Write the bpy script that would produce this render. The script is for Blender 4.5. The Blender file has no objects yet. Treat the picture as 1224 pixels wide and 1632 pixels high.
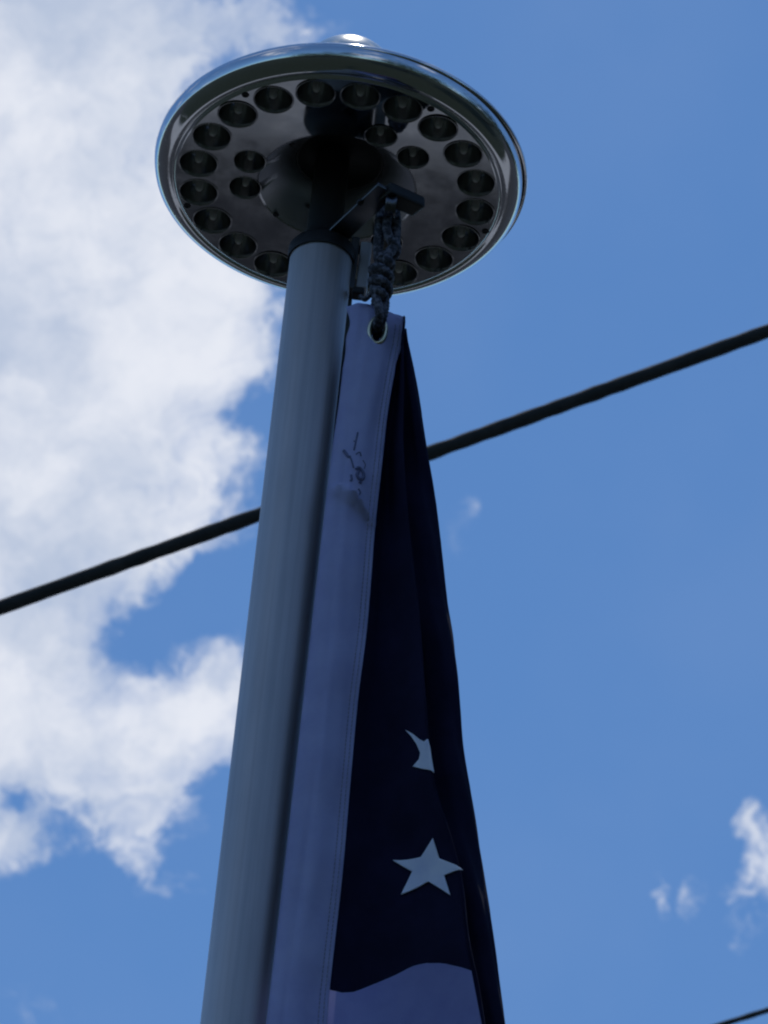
import bpy, bmesh, math, random
from mathutils import Vector, Matrix
random.seed(7)
sc = bpy.context.scene
COL = sc.collection
PI = math.pi

# ------------------------------------------------------------------ camera
H = 5.285                                     # height of the disc light's underside above the ground
FPX, PW, PH = 12000.0, 1224.0, 1632.0         # long lens, in pixels of the photograph
CAM = Vector((0.0, -4.253428, H - 3.685111))
W = Matrix(((0.9936311, -0.078401, 0.0809358),
            (-0.1121382, -0.6174925, 0.7785422),
            (0.0110612, 0.7826597, 0.6223515)))          # rows: right, up, forward
cd = bpy.data.cameras.new("camera")
cam = bpy.data.objects.new("camera", cd)
COL.objects.link(cam)
M = Matrix.Identity(4)
for i in range(3):
    M[i][0] = W[0][i]; M[i][1] = W[1][i]; M[i][2] = -W[2][i]; M[i][3] = CAM[i]
cam.matrix_world = M
cd.sensor_fit = 'VERTICAL'
cd.sensor_height = 24.0
cd.lens = 24.0 * FPX / PH
cd.clip_start = 0.1
cd.clip_end = 3000
cd.dof.use_dof = True
cd.dof.focus_distance = 5.35
cd.dof.aperture_fstop = 40.0
sc.camera = cam

# ------------------------------------------------------------------ exposure, sun, sky
sc.view_settings.view_transform = 'Standard'
sc.view_settings.look = 'None'
sc.view_settings.gamma = 1.0
sc.view_settings.use_curve_mapping = False
sc.view_settings.exposure = 0.0
sc.cycles.filter_width = 2.2
sc.cycles.max_bounces = 8
sc.cycles.use_denoising = True
SUN_EL, SUN_AZ = math.radians(76), math.radians(1)      # high, beyond the pole
sd = bpy.data.lights.new("sun", 'SUN')
sun = bpy.data.objects.new("sun", sd)
COL.objects.link(sun)
sd.energy = 2.0
sd.angle = math.radians(0.5)
sd.color = (1.0, 0.96, 0.9)
SDIR = Vector((math.sin(SUN_AZ) * math.cos(SUN_EL), math.cos(SUN_AZ) * math.cos(SUN_EL), math.sin(SUN_EL)))
sun.rotation_euler = SDIR.to_track_quat('Z', 'Y').to_euler()

world = bpy.data.worlds.new("World")
sc.world = world
world.use_nodes = True


class NT:
    """small helper to chain shader nodes"""
    def __init__(s, tree): s.t = tree; s.n = tree.nodes; s.l = tree.links
    def _in(s, sock, v):
        if isinstance(v, bpy.types.NodeSocket): s.l.new(v, sock)
        elif v is not None: sock.default_value = v
    def math(s, op, a, b=None, c=None, clamp=False):
        n = s.n.new('ShaderNodeMath'); n.operation = op; n.use_clamp = clamp
        for i, v in enumerate((a, b, c)): s._in(n.inputs[i], v)
        return n.outputs[0]
    def vec(s, op, a, b=None):
        n = s.n.new('ShaderNodeVectorMath'); n.operation = op
        s._in(n.inputs[0], a)
        if b is not None: s._in(n.inputs[1], b)
        return n.outputs['Value'] if op in ('DOT_PRODUCT', 'LENGTH') else n.outputs[0]
    def comb(s, x, y, z=0.0):
        n = s.n.new('ShaderNodeCombineXYZ')
        for i, v in enumerate((x, y, z)): s._in(n.inputs[i], v)
        return n.outputs[0]
    def noise(s, v, scale, detail=4, rough=.5, dist=0.0, color=False):
        n = s.n.new('ShaderNodeTexNoise')
        s._in(n.inputs['Vector'], v)
        n.inputs['Scale'].default_value = scale; n.inputs['Detail'].default_value = detail
        n.inputs['Roughness'].default_value = rough; n.inputs['Distortion'].default_value = dist
        return n.outputs['Color' if color else 'Fac']
    def step(s, v, a, b):
        n = s.n.new('ShaderNodeMapRange'); n.interpolation_type = 'SMOOTHSTEP'
        s._in(n.inputs[0], v); n.inputs[1].default_value = a; n.inputs[2].default_value = b
        return n.outputs[0]
    def mix(s, f, a, b):
        n = s.n.new('ShaderNodeMix'); n.data_type = 'RGBA'
        s._in(n.inputs[0], f); s._in(n.inputs[6], a); s._in(n.inputs[7], b)
        return n.outputs[2]
    def mixf(s, f, a, b):
        n = s.n.new('ShaderNodeMix'); n.data_type = 'FLOAT'
        s._in(n.inputs[0], f); s._in(n.inputs[2], a); s._in(n.inputs[3], b)
        return n.outputs[0]


nt = NT(world.node_tree)
for n in list(nt.n): nt.n.remove(n)
SKYK = 0.10
out = nt.n.new('ShaderNodeOutputWorld')
bg = nt.n.new('ShaderNodeBackground'); bg.inputs['Strength'].default_value = SKYK
nt.l.new(bg.outputs[0], out.inputs[0])
sky = nt.n.new('ShaderNodeTexSky'); sky.sky_type = 'NISHITA'; sky.sun_disc = False
sky.sun_elevation = SUN_EL; sky.sun_rotation = SUN_AZ
sky.air_density = 1.0; sky.dust_density = 0.1; sky.ozone_density = 3.0
tc = nt.n.new('ShaderNodeTexCoord')
d = nt.vec('NORMALIZE', tc.outputs['Generated'])
# clouds are laid out on the plane that touches the sky at one fixed bearing (about 51 degrees up,
# 7 degrees east of north); one unit of x, y is 4.8 degrees of sky
AX, AY, AZ = Vector(W[0]), Vector(W[1]), Vector(W[2])
dz = nt.vec('DOT_PRODUCT', d, tuple(AZ))
dzc = nt.math('MAXIMUM', dz, 0.15)
k = FPX / 1000.0
X = nt.math('MULTIPLY_ADD', nt.math('DIVIDE', nt.vec('DOT_PRODUCT', d, tuple(AX)), dzc), k, 0.612)
Y = nt.math('MULTIPLY_ADD', nt.math('DIVIDE', nt.vec('DOT_PRODUCT', d, tuple(AY)), dzc), -k, 0.816)
P = nt.comb(X, Y)
w1 = nt.noise(P, 3.2, 3, .5, color=True)
w2 = nt.noise(nt.vec('ADD', P, (5.2, 1.3, 2.0)), 11.0, 5, .6, color=True)
wa = nt.vec('MULTIPLY', nt.vec('SUBTRACT', w1, (.5, .5, .5)), (.16, .16, 0))
wb = nt.vec('MULTIPLY', nt.vec('SUBTRACT', w2, (.5, .5, .5)), (.11, .11, 0))
Q = nt.vec('ADD', P, nt.vec('ADD', wa, wb))
# (x, y, rx, ry, amount): the banks, heaps and gaps of this piece of sky
BLOBS = [
    (-.10, .02, .36, .24, 1.4), (.03, .22, .23, .16, .95), (.02, .45, .33, .20, 1.4), (.12, .64, .22, .19, 1.2),
    (.00, .84, .26, .14, 1.3), (.28, .40, .15, .11, .80), (.30, .575, .11, .06, .70), (-.30, .55, .40, .70, 1.6),
    (.17, .08, .13, .13, .70), (.16, .30, .10, .10, .35),
    (.43, .035, .12, .05, .72), (.345, .74, .085, .045, .46), (.06, 1.02, .11, .08, .62), (.21, .86, .08, .05, .45),
    (.12, 1.17, .15, .085, 1.0), (.27, 1.14, .10, .07, .75), (.21, 1.27, .085, .06, .72), (.355, 1.10, .06, .07, .80),
    (.225, 1.37, .04, .08, .62), (-.02, 1.13, .10, .08, .7), (.02, 1.31, .05, .05, .40), (.29, 1.425, .045, .02, .30), (.34, 1.17, .05, .05, .4),
    (.315, .12, .035, .10, -.40), (.22, .235, .045, .04, -.55), (.40, .60, .03, .03, .15), (.20, 1.01, .08, .03, -.50), (.31, .96, .09, .055, -.75),
    (.385, .67, .05, .03, -.45), (.015, 1.245, .035, .025, -.5), (.32, .885, .05, .03, .28), (.05, 1.45, .2, .08, -.5),
    (.725, .84, .04, .09, .21), (.74, .79, .06, .03, .09), (.765, .96, .03, .07, .26), (1.095, .715, .02, .03, .2), (.52, .56, .1, .2, -.2),
    (1.262, 1.41, .065, .10, .62), (1.185, 1.455, .035, .05, .36), (1.20, 1.37, .02, .05, .28), (1.075, 1.43, .014, .05, .42), (1.12, 1.445, .02, .035, .46),
    (1.20, 1.31, .02, .035, .42), (.9, .2, .5, .35, -.3), (.95, 1.1, .22, .3, -.2),
    # farther banks outside this piece of sky
    (-1.6, 1.4, 1.1, 1.5, 1.2), (-2.6, -1.2, 1.3, 1.2, 1.1), (2.9, .4, .7, 1.3, 1.0), (1.4, -2.0, 1.4, .6, 1.0), (.4, 3.5, 1.2, .7, 1.0),
]
field = None
for (bx, by, rx, ry, a) in BLOBS:
    q = nt.vec('MULTIPLY', nt.vec('SUBTRACT', Q, (bx, by, 0)), (1 / rx, 1 / ry, 0))
    e = nt.math('MULTIPLY', nt.math('EXPONENT', nt.math('MULTIPLY', nt.vec('DOT_PRODUCT', q, q), -1.0)), a)
    field = e if field is None else nt.math('ADD', field, e)
fb = nt.noise(nt.vec('ADD', P, (1.7, 8.1, .4)), 7.0, 10, .68, .4)
fine = nt.noise(nt.vec('MULTIPLY', Q, (1, .8, 1)), 19.0, 8, .68, 1.0)
nz = nt.math('ADD', nt.math('MULTIPLY', nt.math('SUBTRACT', fb, .5), 1.8), nt.math('MULTIPLY', nt.math('SUBTRACT', fine, .5), 1.15))
edge = nt.math('MULTIPLY', nz, nt.step(field, .02, .35))
val = nt.math('ADD', field, edge)
dens = nt.math('POWER', nt.step(val, .16, .88), .95)
thin = nt.noise(nt.vec('ADD', Q, (7.7, 2.2, 0)), 8.0, 8, .62, .8)
dens = nt.math('MULTIPLY', dens, nt.mixf(nt.step(thin, .34, .66), nt.mixf(nt.step(val, .8, 1.7), .62, .97), 1.0))
# elsewhere over the rest of the sky: broken clouds of the same kind
gn = nt.noise(d, 3.0, 8, .6, .3)
gd = nt.step(gn, .54, .70)
up = nt.step(nt.vec('DOT_PRODUCT', d, (0, 0, 1)), .02, .25)
near = nt.step(dz, .80, .93)
dens = nt.mixf(near, nt.math('MULTIPLY', gd, up), dens)
# colour of the cloud: sunlit white to blue grey where it is thick
lo = nt.noise(nt.vec('ADD', Q, (3.1, .7, 0)), 3.4, 5, .55)
hi = nt.noise(nt.vec('ADD', Q, (.1, 4.7, 0)), 12.0, 6, .6)
tone = nt.math('ADD', nt.math('MULTIPLY', nt.math('SUBTRACT', lo, .5), 2.0), nt.math('MULTIPLY', nt.math('SUBTRACT', hi, .5), .7))
tone = nt.step(nt.math('ADD', nt.math('MULTIPLY_ADD', nt.math('SUBTRACT', fb, .5), .8, tone), .62), .10, 1.05)
cwhite = tuple(c / SKYK for c in (.80, .83, .91)) + (1,)
cgrey = tuple(c / SKYK for c in (.47, .55, .71)) + (1,)
ccol = nt.mix(tone, cgrey, cwhite)
skyc = nt.mix(1.0, sky.outputs[0], sky.outputs[0])
tint = nt.n.new('ShaderNodeMix'); tint.data_type = 'RGBA'; tint.blend_type = 'MULTIPLY'
tint.inputs[0].default_value = 1.0
nt.l.new(sky.outputs[0], tint.inputs[6]); tint.inputs[7].default_value = (.73, 1.01, 1.22, 1)
# thin veil that varies the blue a little
veil = nt.math('MULTIPLY', nt.step(nt.noise(P, 1.6, 4, .5), .35, .75), .03)
base = nt.mix(veil, tint.outputs[2], cwhite)
nt.l.new(nt.mix(dens, base, ccol), bg.inputs['Color'])
SKYTINT = tint


# ------------------------------------------------------------------ helpers
def ray(px, py):
    v = Vector(((px - 612.0) / FPX, -(py - 816.0) / FPX, 1.0))
    return W.transposed() @ v
def on_y(px, py, y=0.0):
    """point of the vertical plane y = const seen at a place in the photograph"""
    q = ray(px, py); return CAM + q * ((y - CAM.y) / q.y)
def on_z(px, py, z=0.0):
    q = ray(px, py); return CAM + q * ((H + z - CAM.z) / q.z)

def smooth(me, f=True):
    for p in me.polygons: p.use_smooth = f
def mesh_obj(name, verts, faces, mat, parent=None, sm=True, loc=None):
    me = bpy.data.meshes.new(name)
    me.from_pydata([tuple(v) for v in verts], [], faces)
    me.update()
    smooth(me, sm)
    if mat: me.materials.append(mat)
    o = bpy.data.objects.new(name, me); COL.objects.link(o)
    if parent: o.parent = parent
    if loc: o.location = loc
    return o
def from_bm(name, bm, mat, parent=None, sm=False, loc=None):
    me = bpy.data.meshes.new(name); bm.to_mesh(me); bm.free(); smooth(me, sm)
    if mat: me.materials.append(mat)
    o = bpy.data.objects.new(name, me); COL.objects.link(o)
    if parent: o.parent = parent
    if loc: o.location = loc
    return o
def lathe_data(profile, seg=96, closed=False):
    vs, fs = [], []
    n = len(profile)
    rings = []
    for (r, z) in profile:
        if r < 1e-6:
            vs.append((0, 0, z)); rings.append([len(vs) - 1] * seg)
        else:
            i0 = len(vs)
            for s in range(seg):
                a = 2 * PI * s / seg
                vs.append((r * math.cos(a), r * math.sin(a), z))
            rings.append(list(range(i0, i0 + seg)))
    rng = range(n if closed else n - 1)
    for i in rng:
        A, B = rings[i], rings[(i + 1) % n]
        for s in range(seg):
            t = (s + 1) % seg
            f = []
            for v in (A[s], A[t], B[t], B[s]):
                if v not in f: f.append(v)
            if len(f) > 2: fs.append(f)
    return vs, fs
def lathe(name, profile, mat, parent=None, seg=96, loc=None, sm=True, closed=False, auto=True):
    vs, fs = lathe_data(profile, seg, closed)
    o = mesh_obj(name, vs, fs, mat, parent, sm, loc)
    return o
def tube_data(path, rad, seg=10, cap=True, vs=None, fs=None):
    vs = [] if vs is None else vs; fs = [] if fs is None else fs
    path = [Vector(p) for p in path]
    n = len(path)
    up = Vector((0.13, 0.27, 0.95)).normalized()
    t0 = (path[1] - path[0]).normalized()
    nrm = (up - t0 * up.dot(t0))
    if nrm.length < .05: nrm = Vector((1, 0, 0)) - t0 * t0.x
    nrm.normalize()
    base = len(vs)
    for i, p in enumerate(path):
        t = (path[min(i + 1, n - 1)] - path[max(i - 1, 0)])
        if t.length < 1e-9: t = t0
        t.normalize()
        nrm = nrm - t * nrm.dot(t)
        if nrm.length < 1e-6: nrm = t.orthogonal()
        nrm.normalize()
        b = t.cross(nrm)
        r = rad(i / (n - 1)) if callable(rad) else rad
        for s in range(seg):
            a = 2 * PI * s / seg
            vs.append(p + nrm * (r * math.cos(a)) + b * (r * math.sin(a)))
    for i in range(n - 1):
        for s in range(seg):
            t = (s + 1) % seg
            fs.append((base + i * seg + s, base + i * seg + t, base + (i + 1) * seg + t, base + (i + 1) * seg + s))
    if cap:
        fs.append(tuple(base + s for s in reversed(range(seg))))
        fs.append(tuple(base + (n - 1) * seg + s for s in range(seg)))
    return vs, fs
def tube(name, path, rad, mat, parent=None, seg=10):
    vs, fs = tube_data(path, rad, seg)
    return mesh_obj(name, vs, fs, mat, parent)
def catmull(pts, n=8):
    pts = [Vector(p) for p in pts]
    out = []
    for i in range(len(pts) - 1):
        p0, p1, p2, p3 = pts[max(i - 1, 0)], pts[i], pts[i + 1], pts[min(i + 2, len(pts) - 1)]
        for j in range(n):
            t = j / n
            out.append(.5 * ((2 * p1) + (p2 - p0) * t + (2 * p0 - 5 * p1 + 4 * p2 - p3) * t * t + (3 * p1 - p0 - 3 * p2 + p3) * t ** 3))
    out.append(pts[-1])
    return out
def box_bm(sx, sy, sz, bev=0.0):
    bm = bmesh.new()
    bmesh.ops.create_cube(bm, size=1.0)
    bmesh.ops.scale(bm, vec=(sx, sy, sz), verts=bm.verts)
    if bev: bmesh.ops.bevel(bm, geom=bm.edges[:], offset=bev, segments=2, affect='EDGES', profile=.5)
    return bm
def thing(name, label, cat, loc=(0, 0, 0), group=None):
    o = bpy.data.objects.new(name, None); COL.objects.link(o)
    o.location = loc; o.empty_display_size = .05
    o['label'] = label; o['category'] = cat
    if group: o['group'] = group
    return o
def tag(o, label, cat, group=None):
    o['label'] = label; o['category'] = cat
    if group: o['group'] = group
    return o


# ------------------------------------------------------------------ materials
def mat(name, col, rough=.5, metal=0.0, **kw):
    m = bpy.data.materials.new(name); m.use_nodes = True
    b = m.node_tree.nodes['Principled BSDF']
    b.inputs['Base Color'].default_value = (*col, 1)
    b.inputs['Roughness'].default_value = rough
    b.inputs['Metallic'].default_value = metal
    for k_, v in kw.items(): b.inputs[k_].default_value = v
    return m, NT(m.node_tree), b
def bump(t, b, h, strength=.2, dist=.001):
    n = t.n.new('ShaderNodeBump'); n.inputs['Strength'].default_value = strength; n.inputs['Distance'].default_value = dist
    t.l.new(h, n.inputs['Height']); t.l.new(n.outputs[0], b.inputs['Normal'])
def objco(t):
    return t.n.new('ShaderNodeTexCoord').outputs['Object']

# chrome of the disc's rim
m_chrome, t, b = mat("chrome", (.62, .63, .65), .07, 1.0)
c = objco(t)
spots = t.step(t.noise(c, 170, 3, .6), .60, .68)
t.l.new(t.math('ADD', t.mixf(t.noise(c, 60, 5, .6), .04, .12), t.math('MULTIPLY', spots, .16)), b.inputs['Roughness'])
bump(t, b, t.noise(c, 14, 2, .5), .05, .002)
# underside plate: darker polished sheet, faint haze and drip marks
m_plate, t, b = mat("polished_plate", (.34, .34, .36), .05, 1.0)
c = objco(t)
sm_ = t.noise(c, 26, 6, .6)
t.l.new(t.mix(t.step(sm_, .35, .7), (.29, .30, .32, 1), (.37, .375, .385, 1)), b.inputs['Base Color'])
t.l.new(t.mixf(t.step(t.noise(c, 45, 5, .6), .3, .75), .045, .095), b.inputs['Roughness'])
bump(t, b, t.noise(c, 9, 2, .5), .06, .003)
m_funnel, t, b = mat("hub_metal", (.42, .43, .47), .32, .9)
t.l.new(t.mixf(t.noise(objco(t), 60, 5, .6), .28, .42), b.inputs['Roughness'])
# reflector cups
m_cup, t, b = mat("reflector_metal", (.30, .30, .31), .2, 1.0)
c = objco(t)
bump(t, b, t.noise(c, 220, 2, .5), .1, .0008)
m_led, t, b = mat("led_lens", (.55, .5, .3), .05, 0.0, IOR=1.5)
t.l.new(t.mix(t.noise(objco(t), 400, 2, .5), (.55, .54, .50, 1), (.72, .71, .68, 1)), b.inputs['Base Color'])
m_black, t, b = mat("black_plastic", (.010, .010, .012), .6)
bump(t, b, t.noise(objco(t), 300, 3, .5), .1, .0005)
m_dark, t, b = mat("dark_metal", (.10, .105, .115), .4, .8)
t.l.new(t.mixf(t.noise(objco(t), 90, 4, .6), .3, .55), b.inputs['Roughness'])
m_screw, t, b = mat("screw_metal", (.05, .05, .055), .4, 1.0)
t.l.new(t.mixf(t.noise(objco(t), 500, 2, .6), .3, .5), b.inputs['Roughness'])
m_cast, t, b = mat("cast_metal", (.13, .135, .15), .36, 1.0)
c = objco(t)
t.l.new(t.mixf(t.noise(c, 120, 4, .6), .22, .42), b.inputs['Roughness'])
# ball finial
m_ball, t, b = mat("satin_ball", (.80, .76, .66), .22, 1.0)
t.l.new(t.mixf(t.noise(objco(t), 80, 4, .6), .15, .3), b.inputs['Roughness'])
# pole: weathered anodised aluminium with long drawn grain
m_pole, t, b = mat("anodised_pole", (.42, .44, .47), .55, .5)
c = objco(t)
st = t.noise(t.vec('MULTIPLY', c, (260, 260, 3)), 1.0, 4, .6)
bl = t.noise(t.vec('MULTIPLY', c, (14, 14, 4)), 1.0, 5, .6)
f = t.math('ADD', t.math('MULTIPLY', st, .45), t.math('MULTIPLY', bl, .55))
t.l.new(t.mix(t.step(f, .3, .7), (.38, .365, .39, 1), (.54, .52, .55, 1)), b.inputs['Base Color'])
t.l.new(t.mixf(st, .5, .66), b.inputs['Roughness'])
bump(t, b, st, .08, .0006)
# cloths
def cloth(name, col, col2, trans):
    m, t, b = mat(name, col, .85)
    b.inputs['Specular IOR Level'].default_value = .15
    c = objco(t)
    weave = t.n.new('ShaderNodeTexWave'); weave.bands_direction = 'Z'; weave.inputs['Scale'].default_value = 420
    t.l.new(c, weave.inputs['Vector'])
    n = t.noise(c, 38, 5, .6)
    cc = t.mix(t.step(n, .3, .7), (*col, 1), (*col2, 1))
    t.l.new(cc, b.inputs['Base Color'])
    h = t.math('ADD', t.math('MULTIPLY', weave.outputs['Fac'], .3), t.noise(c, 60, 4, .6))
    bump(t, b, h, .25, .0015)
    tr = t.n.new('ShaderNodeBsdfTranslucent'); t.l.new(cc, tr.inputs['Color'])
    ms = t.n.new('ShaderNodeMixShader'); ms.inputs[0].default_value = trans
    o = t.n['Material Output']
    t.l.new(b.outputs[0], ms.inputs[1]); t.l.new(tr.outputs[0], ms.inputs[2]); t.l.new(ms.outputs[0], o.inputs['Surface'])
    return m
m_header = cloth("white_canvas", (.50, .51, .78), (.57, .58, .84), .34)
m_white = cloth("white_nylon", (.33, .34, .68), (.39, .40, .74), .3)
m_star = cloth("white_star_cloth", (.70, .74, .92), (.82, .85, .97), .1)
m_blue = cloth("navy_nylon", (.007, .0065, .027), (.011, .010, .038), .04)
m_red = cloth("red_nylon", (.38, .02, .03), (.42, .03, .04), .10)
m_ink, t, b = mat("marker_ink", (.03, .03, .09), .6)
t.l.new(t.mix(t.noise(objco(t), 700, 3, .6), (.05, .06, .13, 1), (.16, .17, .32, 1)), b.inputs['Base Color'])
m_brass, t, b = mat("brass", (.62, .56, .38), .25, 1.0)
t.l.new(t.mixf(t.noise(objco(t), 300, 3, .6), .18, .42), b.inputs['Roughness'])
# braided rope
m_rope, t, b = mat("braided_rope", (.06, .06, .07), .8)
c = objco(t)
v = t.n.new('ShaderNodeTexVoronoi'); v.inputs['Scale'].default_value = 700; t.l.new(c, v.inputs['Vector'])
t.l.new(t.mix(t.step(t.noise(c, 260, 3, .6), .45, .6), (.03, .03, .04, 1), (.14, .14, .175, 1)), b.inputs['Base Color'])
bump(t, b, v.outputs['Distance'], .4, .0006)
m_cord, t, b = mat("halyard_cord", (.06, .06, .05), .8)
bump(t, b, t.noise(t.vec('MULTIPLY', objco(t), (1, 1, .4)), 700, 2, .6), .5, .001)
# cable sheath
m_cable, t, b = mat("cable_sheath", (.018, .018, .018), .85)
c = objco(t)
t.l.new(t.mix(t.step(t.noise(c, 30, 5, .6), .4, .7), (.010, .010, .010, 1), (.022, .021, .020, 1)), b.inputs['Base Color'])
bump(t, b, t.noise(c, 90, 4, .6), .3, .003)
# ground
m_asphalt, t, b = mat("asphalt", (.05, .05, .05), .9)
c = objco(t)
t.l.new(t.mix(t.noise(c, 1.3, 8, .65), (.018, .018, .02, 1), (.036, .035, .034, 1)), b.inputs['Base Color'])
bump(t, b, t.noise(c, 60, 4, .7), .5, .01)
m_conc, t, b = mat("concrete", (.2, .195, .185), .85)
c = objco(t)
t.l.new(t.mix(t.noise(c, 2.2, 8, .6), (.29, .285, .275, 1), (.38, .375, .36, 1)), b.inputs['Base Color'])
bump(t, b, t.noise(c, 40, 5, .6), .3, .005)

# ------------------------------------------------------------------ ground under it all
def slab(name, x0, x1, y0, y1, z0, z1, m):
    bm = bmesh.new(); bmesh.ops.create_cube(bm, size=1.0)
    bmesh.ops.scale(bm, vec=(x1 - x0, y1 - y0, z1 - z0), verts=bm.verts)
    bmesh.ops.translate(bm, vec=((x0 + x1) / 2, (y0 + y1) / 2, (z0 + z1) / 2), verts=bm.verts)
    o = from_bm(name, bm, m); o['kind'] = 'structure'
    return o
g = mesh_obj("ground", [(-900, -900, 0), (900, -900, 0), (900, 900, 0), (-900, 900, 0)], [(0, 1, 2, 3)], m_asphalt, sm=False)
g['kind'] = 'structure'
pv = bpy.data.objects.new("pavement", None); COL.objects.link(pv); pv['kind'] = 'structure'
bmj = box_bm(1.485, 1.485, .14, .01)
me_flag = bpy.data.meshes.new("paving_slab"); bmj.to_mesh(me_flag); bmj.free(); me_flag.materials.append(m_conc)
for i in range(-6, 7):
    for j in range(1):
        o = bpy.data.objects.new("paving_slab", me_flag); COL.objects.link(o); o.parent = pv
        o.location = (i * 1.5, 5.83 - .75, .075 + random.uniform(-.002, .002))

m_grass, t, b = mat("lawn_grass", (.03, .05, .015), .9)
c = objco(t)
t.l.new(t.mix(t.noise(c, 2.5, 8, .7), (.008, .013, .006, 1), (.020, .029, .013, 1)), b.inputs['Base Color'])
bump(t, b, t.noise(c, 90, 4, .7), .8, .02)
lw = mesh_obj("lawn", [(-60, -60, .06), (60, -60, .06), (60, 4.32, .06), (-60, 4.32, .06)], [(0, 1, 2, 3)], m_grass, sm=False)
lw['kind'] = 'structure'
# unseen trees, added round the camera's side only for the polished metal to reflect
m_bark, t, b = mat("bark", (.06, .045, .035), .9)
bump(t, b, t.noise(t.vec('MULTIPLY', objco(t), (8, 8, 2)), 3, 5, .6), .8, .03)
m_leaf, t, b = mat("leaf", (.04, .07, .02), .6)
t.l.new(t.mix(t.noise(objco(t), .9, 3, .5), (.025, .045, .012, 1), (.06, .095, .03, 1)), b.inputs['Base Color'])
def tree(x, y, hh, label):
    o = thing("tree", label, "tree", (x, y, 0), "unseen trees added for reflections")
    tv, tf = [], []
    tube_data([(0, 0, 0), (.05, .03, hh * .3), (-.04, .06, hh * .55), (0, 0, hh * .8)], lambda k_: .2 * (1 - .75 * k_), 12, True, tv, tf)
    tips = []
    for i in range(16):
        a = i * 2.4; z0 = hh * random.uniform(.28, .7); L = hh * random.uniform(.22, .36)
        e_ = Vector((math.cos(a) * L, math.sin(a) * L, z0 + L * random.uniform(.3, .8)))
        tube_data([(0, 0, z0), e_ * .5 + Vector((0, 0, z0 * .5 + .05)), e_], lambda k_: .06 * (1 - .8 * k_), 6, True, tv, tf)
        tips.append(e_)
    tips.append(Vector((0, 0, hh * .85)))
    mesh_obj("trunk", tv, tf, m_bark, o)
    lv, lf = [], []
    for i in range(9000):
        c_ = random.choice(tips) + Vector([random.gauss(0, hh * .085) for _ in range(3)])
        n_ = Vector([random.gauss(0, 1) for _ in range(3)]).normalized(); t_ = n_.orthogonal().normalized(); u_ = n_.cross(t_)
        s_ = random.uniform(.07, .14)
        k_ = len(lv)
        lv += [c_ - t_ * s_, c_ - u_ * s_ * .5, c_ + t_ * s_, c_ + u_ * s_ * .5]; lf.append((k_, k_ + 1, k_ + 2, k_ + 3))
    mesh_obj("crown", lv, lf, m_leaf, o, False)
tree(4.8, -7.5, 8.5, "broad leafy tree added out of view to the right behind the viewer, mirrored in the rim")
tree(-3.2, -12.5, 9.5, "tall leafy tree added out of view to the left behind the viewer, mirrored in the rim")
tree(7.6, .4, 8.0, "leafy tree added out of view to the right of the flagpole, for reflections")

# ------------------------------------------------------------------ flagpole
POLE_X, POLE_R = -.0055, .0232
pole = thing("flagpole", "tall grey brushed metal flagpole rising beside the flag to the disc light", "flagpole", (POLE_X, 0, 0))
ZT = H - .071
lathe("pole_shaft", [(POLE_R + .004, .145), (POLE_R + .004, .6), (POLE_R, .62), (POLE_R, .63), (POLE_R, 2.2), (POLE_R, 4.0), (POLE_R, ZT - .002), (POLE_R, ZT), (POLE_R - .002, ZT), (0, ZT)], m_pole, pole, 64)
lathe("base_collar", [(.0, .145), (.075, .145), (.075, .16), (.05, .18), (.032, .19), (.0275, .19)], m_cast, pole, 48)
lathe("pole_cap", [(POLE_R + .0016, ZT - .004), (POLE_R + .0018, ZT + .006), (POLE_R, ZT + .009), (.018, ZT + .012), (.0145, ZT + .018), (.0132, ZT + .026), (.0128, H + .028)], m_black, pole, 64)
# arm of the truck that carries the halyard: a bent bar from the cap, out and towards the street
A0 = on_z(545, 368, -.060); A1 = on_z(617, 300, -.056)
ax = (A1 - A0); al = ax.length; ax.normalize(); side = Vector((0, 0, 1)).cross(ax)
def bar(name, p, q, w, th, m, parent, bev=.0008):
    dd = (q - p); L = dd.length; dd.normalize()
    s_ = Vector((0, 0, 1)).cross(dd)
    if s_.length < .1: s_ = Vector((0, 1, 0))
    s_.normalize(); u_ = dd.cross(s_)
    bm = box_bm(L, w, th, bev)
    R = Matrix((dd, s_, u_)).transposed().to_4x4(); R.translation = (p + q) / 2 - Vector(parent.location)
    bm.transform(R)
    return from_bm(name, bm, m, parent)
C0 = Vector((POLE_X, 0, H - .062))
bar("truck_arm", C0 + (A0 - C0) * .3, A1, .017, .0035, m_cast, pole)
A2 = on_z(668, 330, -.052)
hood = bar("pulley_hood", A1 - ax * .004, A2, .016, .010, m_black, pole, .002)
# pulley wheel under the hood, rope runs over it
RX = on_y(617, 330, -.05)
wc = Vector((A1.x + .004, A1.y + .006, A1.z - .012))
vs, fs = lathe_data([(.003, -.004), (.0085, -.004), (.0068, -.001), (.0068, .001), (.0085, .004), (.003, .004)], 32, True)
vs = [Vector((v_[2], v_[0], v_[1])) + wc - Vector((POLE_X, 0, 0)) for v_ in vs]
mesh_obj("pulley_wheel", vs, fs, m_cast, pole)
for (sx, sy) in ((574, 324),):
    p = on_z(sx, sy, -.0615)
    vs, fs = lathe_data([(0, -.0005), (.0022, -.0005), (.0026, .001), (.0026, .002)], 16)
    mesh_obj("screw", [Vector(v_) + p - Vector((POLE_X, 0, 0)) for v_ in vs], fs, m_screw, pole)
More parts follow.
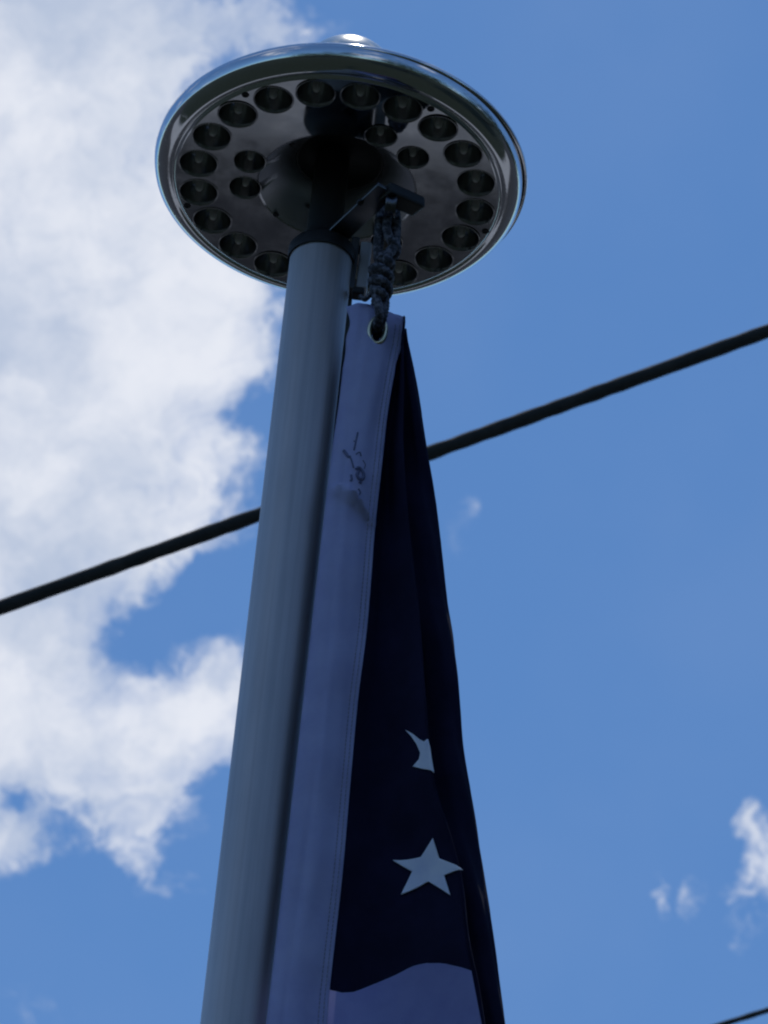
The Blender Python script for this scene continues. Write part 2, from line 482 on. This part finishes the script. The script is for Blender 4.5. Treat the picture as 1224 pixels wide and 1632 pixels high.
# guide plate and clip at the right side of the pole
gp0, gp1 = on_y(581, 392, .004), on_y(578, 466, .004)
bm = box_bm(.0085, .012, (gp0.z - gp1.z), .0015)
bmesh.ops.translate(bm, vec=((gp0.x + gp1.x) / 2 - POLE_X, .004, (gp0.z + gp1.z) / 2), verts=bm.verts)
from_bm("guide_plate", bm, m_pole, pole)
bm = box_bm(.006, .014, (gp0.z - gp1.z) * 1.12, .0012)
bmesh.ops.translate(bm, vec=((gp0.x + gp1.x) / 2 - POLE_X - .0082, .004, (gp0.z + gp1.z) / 2), verts=bm.verts)
from_bm("guide_bracket", bm, m_dark, pole)
cp = on_y(571, 468, -.008)
bm = box_bm(.009, .01, .006, .0015)
bmesh.ops.translate(bm, vec=(cp.x - POLE_X, cp.y, cp.z), verts=bm.verts)
from_bm("clip", bm, m_black, pole)

# halyard running down the back right of the pole
hy = .012
hal = [(POLE_X + .0235, hy, H - .06), (POLE_X + .0245, hy, H - .3), (POLE_X + .025, hy + .001, H - .8), (POLE_X + .027, hy, H - 2), (POLE_X + .03, hy, 1.2)]
halyard = tube("halyard", catmull(hal, 20), .0026, m_cord, None, 8)
tag(halyard, "thin dark cord running down the pole between it and the flag", "cord")

# ------------------------------------------------------------------ solar disc light
lamp = thing("disc_light", "round chrome solar light disc with ringed lamps on the pole top", "light", (0, 0, H))
R_CUP, R_IN = .0146, .0122
body_prof = [(.033, .025), (.0445, .0145), (.0585, .0), (.0600, -.0003), (.1205, -.0003), (.1215, .0), (.1222, .0016), (.1232, .0024), (.1242, .0018), (.1256, .0010),
             (.1290, .0018), (.1325, .0035), (.1350, .0055), (.1366, .0074), (.1371, .0084), (.1379, .0115), (.1384, .0150), (.1378, .0190),
             (.134, .022), (.10, .030), (.05, .036), (.006, .037), (.006, .034), (.033, .034)]
vs, fs = lathe_data(body_prof, 160, True)
body = mesh_obj("lamp_body", vs, fs, m_plate, lamp)
PHI = -1.7926101
cups = []
for i in range(20):
    a = PHI - 2 * PI * i / 20
    cups.append((.105 * math.cos(a), .105 * math.sin(a), R_CUP, 'o'))
for a in (-164.4, 170.4, -66, -39, 53, 80):
    a = math.radians(a)
    cups.append((.0693 * math.cos(a), .0693 * math.sin(a), R_IN, 'i'))
cv, cf = [], []
for (x, y, r, kd) in cups:
    b0 = len(cv); sg = 40
    for z in (-.006, .0175):
        for s in range(sg):
            a = 2 * PI * s / sg
            cv.append((x + r * math.cos(a), y + r * math.sin(a), z))
    cf.append(tuple(b0 + s for s in reversed(range(sg)))); cf.append(tuple(b0 + sg + s for s in range(sg)))
    for s in range(sg):
        t_ = (s + 1) % sg
        cf.append((b0 + s, b0 + t_, b0 + sg + t_, b0 + sg + s))
cut = mesh_obj("cutter", cv, cf, None, lamp, False)
for o_ in (body, cut):
    bm = bmesh.new(); bm.from_mesh(o_.data); bmesh.ops.recalc_face_normals(bm, faces=bm.faces); bm.to_mesh(o_.data); bm.free()
md = body.modifiers.new("b", 'BOOLEAN'); md.operation = 'DIFFERENCE'; md.object = cut; md.solver = 'EXACT'
bpy.context.view_layer.update()
dg = bpy.context.evaluated_depsgraph_get()
me2 = bpy.data.meshes.new_from_object(body.evaluated_get(dg))
body.modifiers.clear(); body.data = me2
bpy.data.objects.remove(cut)
# material per zone: underside plate / chrome rim; flat faces stay flat shaded
me2.materials.clear(); me2.materials.append(m_plate); me2.materials.append(m_chrome); me2.materials.append(m_funnel)
for p in me2.polygons:
    r = math.hypot(p.center.x, p.center.y)
    p.material_index = 1 if r > .1206 else (2 if r < .0584 and p.center.z > .0001 else 0)
    p.use_smooth = r > .1206 or p.material_index == 2
# rim as its own smooth-shaded part: take the outer faces out of the body
bm = bmesh.new(); bm.from_mesh(me2)
rim_f = [f_ for f_ in bm.faces if f_.material_index == 1]
bm_r = bmesh.new()
mp = {}
for f_ in rim_f:
    vv = []
    for v_ in f_.verts:
        if v_.index not in mp: mp[v_.index] = bm_r.verts.new(v_.co)
        vv.append(mp[v_.index])
    bm_r.faces.new(vv)
bmesh.ops.delete(bm, geom=rim_f, context='FACES')
bm.to_mesh(me2); bm.free()
rim = from_bm("rim", bm_r, m_chrome, lamp, True)
# cups
def cup_mesh(R):
    prof = [(R * 1.04, -.0007), (R * 1.0, -.0011), (R * .95, -.0004), (R * .90, .002), (R * .74, .0068), (R * .55, .0106), (R * .36, .0128), (0, .0132)]
    vs, fs = lathe_data(prof, 40)
    me = bpy.data.meshes.new("reflector_cup"); me.from_pydata(vs, [], fs); me.update(); smooth(me); me.materials.append(m_cup)
    prof = [(R * .26, .0127), (R * .22, .0075), (R * .19, .0030), (R * .11, .0014), (0, .0010)]
    vs, fs = lathe_data(prof, 20)
    ml = bpy.data.meshes.new("led"); ml.from_pydata(vs, [], fs); ml.update(); smooth(ml); ml.materials.append(m_led)
    return me, ml
MO, MI = cup_mesh(R_CUP), cup_mesh(R_IN)
for (x, y, r, kd) in cups:
    mc, ml = MO if kd == 'o' else MI
    o = bpy.data.objects.new("reflector_cup", mc); COL.objects.link(o); o.parent = lamp; o.location = (x, y, 0)
    o.rotation_euler.z = random.uniform(0, 6)
    l_ = bpy.data.objects.new("led", ml); COL.objects.link(l_); l_.parent = o
    l_.location = (random.uniform(-.0007, .0007), random.uniform(-.0007, .0007), 0); l_.scale = (1, 1, random.uniform(.95, 1.0))
    o.rotation_euler.x = random.uniform(-.035, .035); o.rotation_euler.y = random.uniform(-.035, .035)
# screws of the plate
vs, fs = lathe_data([(0, -.0005), (.0013, -.0005), (.0014, -.0012), (.0026, -.0010), (.0030, -.0002)], 20)
mes = bpy.data.meshes.new("screw"); mes.from_pydata(vs, [], fs); mes.update(); smooth(mes); mes.materials.append(m_screw)
for (a, r) in ((-129, .1185), (-58, .1175), (15, .1185), (160, .1172), (88, .1185), (-93.5, .0)):
    if r == 0: continue
    a = math.radians(a)
    o = bpy.data.objects.new("screw", mes); COL.objects.link(o); o.parent = lamp; o.location = (r * math.cos(a), r * math.sin(a), 0)
for (x, y, z) in ((-.0369, -.0368, .0055), (-.043, .039, .0), (-.0186, .0392, .012)):
    o = bpy.data.objects.new("screw", mes); COL.objects.link(o); o.parent = lamp; o.location = (x, y, z); o.scale = (.8, .8, .8)
lathe("hub_recess", [(.0329, .0335), (.0329, .026), (.0322, .0255), (.031, .026), (.030, .032), (0, .033)], m_black, lamp, 64)
# top cover: a second shell seated a little off centre over the rim, solar cells on it
cover = lathe("top_cover", [(.1372, .0165), (.1385, .0162), (.1391, .0168), (.1394, .0184), (.1386, .0204), (.1360, .0232), (.128, .0262), (.10, .0315), (.05, .0372), (0, .0384)],
              m_chrome, lamp, 160, (.0022, .0010, 0))
m_cell, t, b = mat("solar_cell", (.01, .015, .05), .12)
t.l.new(t.mix(t.step(t.noise(objco(t), 500, 1, .5), .4, .6), (.008, .012, .04, 1), (.014, .02, .06, 1)), b.inputs['Base Color'])
for i in range(8):
    a = 2 * PI * i / 8
    bm = box_bm(.052, .046, .002, .0006)
    bm.transform(Matrix.Rotation(a, 4, 'Z') @ Matrix.Translation((.082, 0, .0355)) @ Matrix.Rotation(math.radians(6.5), 4, 'Y'))
    from_bm("solar_panel", bm, m_cell, lamp)

# ball finial on the spindle
ball = lathe("ball_finial", [(.012, .036), (.012, .052), (.009, .056), (.009, .064)] +
             [(.0381 * math.sin(a), .1015 - .0381 * math.cos(a)) for a in [.24 + (PI - .24) * i / 30 for i in range(31)]],
             m_ball, None, 64, (-.001, .002, H + .003))
tag(ball, "pale metal ball finial peeking over the top of the disc light", "finial")

# ------------------------------------------------------------------ flag
flag = thing("flag", "hanging flag of stars and stripes with navy canton and white header beside the pole", "flag", (0, 0, H))
def edge_fn(pts, y):
    P_ = [on_y(px, py, y) for px, py in pts]
    zs = [p.z - H for p in P_]; xs = [p.x for p in P_]
    def fn(z):
        if z >= zs[0]: i = 0
        elif z <= zs[-1]: i = len(zs) - 2
        else:
            i = 0
            while zs[i + 1] > z: i += 1
        n = len(zs)
        t = (z - zs[i]) / (zs[i + 1] - zs[i])
        if t < 0 or t > 1: return xs[i] + (xs[i + 1] - xs[i]) * t
        m0 = (xs[i + 1] - xs[max(i - 1, 0)]) / (zs[i + 1] - zs[max(i - 1, 0)])
        m1 = (xs[min(i + 2, n - 1)] - xs[i]) / (zs[min(i + 2, n - 1)] - zs[i])
        hh = zs[i + 1] - zs[i]
        return ((2 * t ** 3 - 3 * t * t + 1) * xs[i] + (t ** 3 - 2 * t * t + t) * hh * m0 + (-2 * t ** 3 + 3 * t * t) * xs[i + 1] + (t ** 3 - t * t) * hh * m1)
    return fn
YH = -.026
e_left = edge_fn([(556, 484), (556, 520), (548, 580), (541, 640), (532, 700), (521, 790), (497, 1000), (478, 1170), (452, 1400), (425, 1632)], YH)
e_head = edge_fn([(644, 500), (641, 540), (632, 580), (618, 660), (610, 730), (597, 850), (585, 1000), (570, 1120), (560, 1230), (545, 1400), (525, 1580), (521, 1632)], YH)
e_fold = edge_fn([(646, 540), (646, 600), (645, 700), (650, 790), (662, 900), (672, 1000), (680, 1130), (684, 1190), (694, 1250), (716, 1320), (737, 1400), (748, 1500), (760, 1560), (772, 1632)], -.048)
e_out = edge_fn([(642, 528), (652, 572), (665, 632), (679, 725), (693, 800), (703, 880), (712, 960), (722, 1020), (733, 1140), (739, 1200), (760, 1320), (782, 1470), (805, 1632)], -.004)
Z_TOP, Z_BOT = -.126, -1.32
hoist_len = 1.19
def wob(x, s, k_=0.0):
    return math.sin(x * s + k_)
def header_pt(u, z):
    xl, xh = e_left(z), e_head(z)
    x = xl + (xh - xl) * u
    if z < -.8:
        pass
    y = YH - .0065 * math.sin(PI * min(1, u * 1.15 + .05)) + .004 * (1 - u) ** 3 + .0018 * wob(z, 31) * (u - .5) + .0012 * wob(z, 73, 1.0) * u - .003 * u
    y += .0011 * math.exp(-((u - .3 - .05 * wob(z, 9)) / .06) ** 2) + .0005 * math.sin(u * 17 + 2 * wob(z, 14)) * wob(z, 22, .5)
    # pinch where the line is written on, a crease across the band
    q = on_crease(x, z)
    return Vector((x, y + q, z))
def on_crease(x, z):
    c0, c1 = CR0, CR1
    t = (x - c0[0]) / (c1[0] - c0[0])
    if -.35 < t < 1.1:
        zc = c0[1] + (c1[1] - c0[1]) * t + .002 * math.sin(t * 3)
        w_ = .0038; amp = .0105 * max(0.0, math.sin(PI * (t + .35) / 1.45)) ** .8
        dzz = (z - zc) / w_
        return -amp * math.exp(-dzz * dzz) * (1 + .5 * math.tanh(dzz * 1.5))
    return 0.0
a_, b_ = on_y(540, 792, YH), on_y(592, 836, YH)
CR0, CR1 = (a_.x, a_.z - H), (b_.x, b_.z - H)
# header band: top edge dips to the right, thin double layer with thickness
NU, NZ = 22, 260
zt_l, zt_r = on_y(556, 486, YH).z - H, on_y(643, 510, YH).z - H
gc = on_y(601, 531, YH - .003)
GX, GZ, GA, GB = gc.x, gc.z - H, .0042, .0098        # the eyelet's half width and half height
hv, hf = [], []
for j in range(NZ + 1):
    for i in range(NU + 1):
        u = i / NU
        zt = zt_l + (zt_r - zt_l) * u + .0012 * math.sin(u * 9)
        z = zt + (Z_TOP - hoist_len - zt) * (j / NZ)
        p = header_pt(u, z)
        if j < 14 and (i == NU or i == 0): p.x += (.0012 if i else -.0016) * math.cos(j * .9) * (1 - j / 14)
        hv.append(p)
def inside(p, k_=1.0):
    return ((p.x - GX) / (GA * k_)) ** 2 + ((p.z - GZ) / (GB * k_)) ** 2 < 1
for j in range(NZ):
    for i in range(NU):
        q = [j * (NU + 1) + i, j * (NU + 1) + i + 1, (j + 1) * (NU + 1) + i + 1, (j + 1) * (NU + 1) + i]
        c_ = sum((hv[v_] for v_ in q), Vector()) / 4
        if inside(c_, 1.12): continue
        hf.append(q)
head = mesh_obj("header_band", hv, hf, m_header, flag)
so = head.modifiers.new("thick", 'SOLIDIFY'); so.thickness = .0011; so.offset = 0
# stitched seam lines along both sides of the band
m_thread, t, b = mat("thread", (.32, .32, .42), .8)
t.l.new(t.mix(t.noise(objco(t), 300, 2, .5), (.24, .24, .33, 1), (.4, .4, .5, 1)), b.inputs['Base Color'])
sv, sf = [], []
for u in (.93, .85):
    z = -.15
    while z > -1.2:
        p0, p1 = header_pt(u, z), header_pt(u, z - .0026)
        off = Vector((0, -.0009, 0))
        tube_data([p0 + off, (p0 + p1) / 2 + off * 1.4, p1 + off], .0003, 4, True, sv, sf)
        z -= .0036
mesh_obj("seam_stitching", sv, sf, m_thread, flag)['kind'] = 'stuff'

# cloth of the field: a gathered section behind and beside the band
def section(z):
    xl, xh, xf, xo = e_left(z), e_head(z), e_fold(z), e_out(z)
    xf = max(xf, xh + .0012); xo = max(xo, xf + .0006)
    g = min(1.0, max(0.0, (-z - .13) / .45))          # how far the folds have opened
    w_ = xf - xh; o_ = xo - xf
    a = .012 + .014 * g
    yr = header_pt(.96, z).y
    pts = [
        (xl + (xh - xl) * (.22 - .1 * g), YH + .0022),
        (xl + (xh - xl) * .6, YH + .0026),
        (xh - .002, yr + .0026),
        (xh + w_ * .25, YH + .004 + .006 * g),
        (xh + w_ * .55, YH + .003 + .002 * g),
        (xh + w_ * .85, YH - .004 - a * .35),
        (xf - .0004, YH - .006 - a * .6),
        (xf - .0012, YH - .004 - a * .2),
        (xf - .0022 - w_ * .12, YH + .004 + a * .3),
        (xf - w_ * .02 - .001, YH + .008 + a * .35),
        (xf + o_ * .55, YH + .006 + a * .25),
        (xo - .0006, YH + .008 + a * .4),
        (xo, YH + .010 + a * .6),
        (xo - .002, YH + .013 + a * .8),
        (xf - w_ * .3, YH + .016 + a * 1.0),
        (xh + w_ * .1, YH + .018 + a * 1.3),
        (xf - w_ * .2, YH + .021 + a * 1.7),
        (xo - .006 - o_ * .2, YH + .023 + a * 2.0),
        (xf - w_ * .4, YH + .026 + a * 2.3),
    ]
    return pts
NS = 7
def cloth_row(z):
    pts = [Vector((x, y, z)) for x, y in section(z)]
    rows = catmull(pts, NS)
    n = len(rows)
    for i, p in enumerate(rows):
        s = i / n
        k_ = 0 if i < NS * 2 else 1
        p.y += k_ * (.0016 * math.sin(z * 26 + s * 17) + .0010 * math.sin(z * 61 + s * 31 + 1.2))
        if i > NS * 9: p.x = min(p.x + .0008 * math.sin(z * 40 + i), e_out(z))
    return rows
NCOL = (19 - 1) * NS + 1
# lower hem of the navy canton, as a height for each column
hem_px = [(445, 1541), (470, 1556), (500, 1570), (527, 1578), (545, 1582), (563, 1581), (590, 1571), (615, 1562), (640, 1551), (662, 1540), (684, 1534), (712, 1533), (738, 1538), (758, 1550)]
def hem_point(x_, y_):
    y = YH
    for _ in range(6):
        p = on_y(x_, y_, y)
        row = cloth_row(p.z - H)[:6 * NS + 1]
        y = min(row, key=lambda q_: abs(q_.x - p.x)).y
    return (p.x, p.z - H)
hem = [hem_point(x_, y_) for x_, y_ in hem_px]
def hem_z(x):
    if x <= hem[0][0]: return hem[0][1]
    for (x0, z0), (x1, z1) in zip(hem, hem[1:]):
        if x <= x1:
            t = (x - x0) / (x1 - x0); return z0 + (z1 - z0) * t
    return hem[-1][1]
colx = [p.x for p in cloth_row(-.735)]
def col_hem(i):
    if i <= 6 * NS - 2: return hem_z(colx[i])
    k_ = i - (6 * NS - 2)
    return hem_z(colx[6 * NS - 2]) - .16 * (1 - math.exp(-k_ / 3.0)) - .02 * math.sin(k_ * .25)
ROWCACHE = {}
def cpoint(i, z):
    key = round(z, 4)
    if key not in ROWCACHE: ROWCACHE[key] = cloth_row(key)
    return ROWCACHE[key][i]
def top_z(i):
    return -.150 - .003 * math.sin(i * .2) + .009 * min(1, max(0, (i - 6 * NS) / (2.0 * NS)))
def field_mesh(name, zt, zb, nz, m, i0=0, i1=NCOL):
    vs, fs = [], []
    nc = i1 - i0
    for j in range(nz + 1):
        for i in range(i0, i1):
            z = zt(i) + (zb(i) - zt(i)) * j / nz
            vs.append(cpoint(i, z).copy())
            vs[-1].z = z
    for j in range(nz):
        for i in range(nc - 1):
            fs.append((j * nc + i, j * nc + i + 1, (j + 1) * nc + i + 1, (j + 1) * nc + i))
    return mesh_obj(name, vs, fs, m, flag)
field_mesh("canton", top_z, col_hem, 150, m_blue)
SW = .094
for k_ in range(6):
    def zt_(i, k_=k_): return col_hem(i) - 0 - SW * k_ * (1 - .12 * (i / NCOL))
    def zb_(i, k_=k_): return col_hem(i) - SW * (k_ + 1) * (1 - .12 * (i / NCOL))
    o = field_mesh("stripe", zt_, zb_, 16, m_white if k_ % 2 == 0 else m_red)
    if k_ % 2: o['label'] = "red stripe"

# stars lie on the front layer of the canton
def front_y(x, z):
    row = [cpoint(i, z) for i in range(2 * NS, 6 * NS + 1)]
    for p, q in zip(row, row[1:]):
        if p.x <= x <= q.x:
            return p.y + (q.y - p.y) * (x - p.x) / max(q.x - p.x, 1e-9)
    return row[-1].y if x > row[-1].x else row[0].y
def star(px_poly):
    P_ = []
    for x_, y_ in px_poly:
        y = YH
        for _ in range(6):
            p = on_y(x_, y_, y - .0012); y = front_y(p.x, p.z - H)
        P_.append(p)
    bm = bmesh.new()
    vv = [bm.verts.new((p.x, 0, p.z - H)) for p in P_]
    from mathutils.geometry import tessellate_polygon
    tris = [[v_ for v_ in tr] for tr in tessellate_polygon([[Vector((p.x, p.z - H, 0)) for p in P_]])]
    pts3 = [Vector((p.x, 0, p.z - H)) for p in P_]
    tris = [[pts3[i_] for i_ in tr] for tr in tris]
    for _ in range(4):
        nx = []
        for A_, B_, C_ in tris:
            ab, bc, ca = (A_ + B_) / 2, (B_ + C_) / 2, (C_ + A_) / 2
            nx += [[A_, ab, ca], [ab, B_, bc], [ca, bc, C_], [ab, bc, ca]]
        tris = nx
    bm.free(); bm = bmesh.new()
    for tr in tris: bm.faces.new([bm.verts.new(q_) for q_ in tr])
    bmesh.ops.remove_doubles(bm, verts=bm.verts, dist=1e-6)
    bmesh.ops.recalc_face_normals(bm, faces=bm.faces)
    for v_ in bm.verts: v_.co.y = front_y(v_.co.x, v_.co.z) - .0012
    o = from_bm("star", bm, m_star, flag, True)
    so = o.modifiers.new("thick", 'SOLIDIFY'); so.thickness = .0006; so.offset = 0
    return o
star([(690, 1336), (700, 1368), (738, 1387), (708, 1395), (718, 1427), (683, 1405), (639, 1426), (657, 1389), (626, 1371), (671, 1366)])
star([(646, 1163), (657, 1169), (668, 1178), (676, 1182), (682, 1178), (685.5, 1190), (688, 1208), (692, 1232), (682, 1227), (658, 1222), (668, 1210), (670, 1200), (664, 1186), (656, 1174)])

# brass eyelet in the band
vs, fs = [], []
ring = [Vector((GX + (GA + .0016) * math.cos(a), YH - .0058 - .0006 * math.sin(a), GZ + (GB + .0018) * math.sin(a))) for a in [2 * PI * i / 40 for i in range(41)]]
tube_data(ring, .0019, 10, False, vs, fs)
mesh_obj("grommet", vs, fs, m_brass, flag)
# pen marks on the band
def stroke(pts, r):
    P_ = []
    for (x_, y_) in pts:
        p = on_y(x_, y_, YH); z = p.z - H
        u = (p.x - e_left(z)) / (e_head(z) - e_left(z))
        q = header_pt(u, z); q.y -= .0007; P_.append(q)
    return catmull(P_, 5), r
iv, if_ = [], []
for pts, r in (
    ([(569, 699), (567, 708), (564, 722), (563, 728)], .0007),
    ([(547, 724), (551, 730), (554, 736), (557, 738)], .0012), ([(557, 738), (560, 748), (562, 757)], .0007),
    ([(566, 735), (572, 732), (574, 738)], .0005), ([(577, 744), (581, 750), (579, 757)], .0004),
    ([(566, 760), (571, 757), (577, 763), (578, 770), (573, 775), (568, 769), (570, 762)], .0013),
    ([(558, 768), (559, 775), (557, 778)], .0009), ([(571, 778), (575, 780)], .0011),
    ([(570, 789), (573, 794), (571, 798)], .0007), ([(563, 712), (566, 716)], .0005)):
    path, r_ = stroke(pts, r)
    tube_data(path, r_, 6, True, iv, if_)
mesh_obj("pen_marks", iv, if_, m_ink, flag)

# ------------------------------------------------------------------ rope tying the flag to the truck
rope = thing("rope", "short dark braided rope knotted between the bracket arm and the flag eyelet", "rope", (RX.x, RX.y, RX.z))
YR = -.036
def rp(px, py, dy=0.0):
    return on_y(px, py, YR + dy) - Vector(rope.location)
def cordage(name, pts, rad, pitch=.0095, n=14):
    """one laid rope: a tube of three lobes that wind round it"""
    path = catmull(pts, n)
    vs, fs = tube_data(path, rad, 18, True)
    L = 0.0
    for i, p in enumerate(path):
        if i: L += (p - path[i - 1]).length
        for k_ in range(18):
            a = 2 * PI * k_ / 18
            v_ = vs[i * 18 + k_]
            f = 1 + .20 * abs(math.cos(1.5 * (a - 2 * PI * L / pitch))) - .12
            vs[i * 18 + k_] = p + (v_ - p) * f
    return mesh_obj(name, vs, fs, m_rope, rope)
# bight over the pulley, two legs down
cordage("rope_loop", [rp(609, 432, -.002), rp(603, 405, -.004), rp(604, 375, -.003), rp(606, 350), rp(611, 332, .003), rp(619, 326, .005), rp(628, 333, .003),
                      rp(631, 352), rp(630, 376, -.002), rp(626, 396, -.006), rp(612, 410, -.008), rp(600, 416, -.004)], .0038)
cordage("rope_loop", [rp(620, 342, -.004), rp(616, 362, -.007), rp(622, 382, -.009), rp(632, 394, -.006), rp(628, 408, -.001), rp(612, 420, .002)], .0033)
cordage("knot", [rp(602, 408, .000), rp(616, 414, -.009), rp(622, 424, -.004), rp(608, 433, .006), rp(594, 430, -.001), rp(604, 426, -.011), rp(619, 438, -.008),
                 rp(618, 450, .003), rp(602, 455, .005), rp(594, 447, -.004), rp(606, 446, -.012), rp(618, 458, -.007), rp(616, 470, .001), rp(604, 474, .004),
                 rp(596, 466, -.004), rp(604, 464, -.011), rp(613, 474, -.007)], .0036)
cordage("eyelet_loop", [rp(610, 462, -.002), rp(614, 482, -.003), rp(611, 502, -.004), rp(606, 518, .002), rp(600, 524, .012), rp(597, 508, .014), rp(598, 485, .010), rp(601, 462, .004)], .0032)
cordage("eyelet_loop", [rp(596, 458, -.002), rp(601, 478, -.009), rp(605, 498, -.010), rp(603, 512, -.004), rp(600, 520, .004)], .0032)
cordage("rope_tail", [rp(602, 462, -.004), rp(590, 470, -.004), rp(582, 477, -.002), rp(574, 472, .0)], .0018)

# ------------------------------------------------------------------ overhead cables behind the pole
def cable(name, pa, pb, y, diam, sag, label, reach=14.0, lash=False):
    A, B = on_y(pa[0], pa[1], y), on_y(pb[0], pb[1], y)
    dd = (B - A); L = dd.length; u = dd / L; mid = (A + B) / 2
    pts = []
    N = 500
    for i in range(N + 1):
        s = (i / N * 2 - 1); s = (abs(s) ** 1.6) * (1 if s > 0 else -1) * reach
        p = mid + u * s; p.z += sag * (s / reach) ** 2
        pts.append(p)
    base = Vector(pts[0])
    o = thing(name, label, "cable", tuple(base), "overhead cables crossing behind the flagpole")
    SG = 24
    path = [p - base for p in pts]
    vs, fs = tube_data(path, diam / 2, SG)
    for i, p in enumerate(path):
        ln = (pts[i] - mid).length * (1 if i > N / 2 else -1)
        for k_ in range(SG):
            v_ = vs[i * SG + k_]
            f = 1 + .05 * math.cos(2 * (2 * PI * k_ / SG - 2 * PI * ln / .11)) + .02 * math.sin(ln * 37) + .015 * math.sin(ln * 91 + 1)
            vs[i * SG + k_] = p + (v_ - p) * f
    mesh_obj("cable_core", vs, fs, m_cable, o)
    if lash:
        sp = []
        for i in range(1400):
            s = (i / 1400 * 2 - 1) * 1.4
            p = mid + u * s; p.z += sag * (s / reach) ** 2
            n1 = u.cross(Vector((0, 0, 1))).normalized(); n2 = u.cross(n1)
            a = s * 2 * PI / .10
            sp.append(p + (n1 * math.cos(a) + n2 * math.sin(a)) * diam * .5 - base)
        tube("lashing_wire", sp, diam * .045, m_dark, o, 5)
    return o
cable("overhead_cable", (0, 969), (1224, 528), 4.6, .0222, .25, "thick black cable slanting up to the right behind the pole and flag")
cable("overhead_cable", (1150, 1633), (1224, 1610), 9.0, .0125, .3, "thin dark cable cutting across the bottom right corner", reach=14)
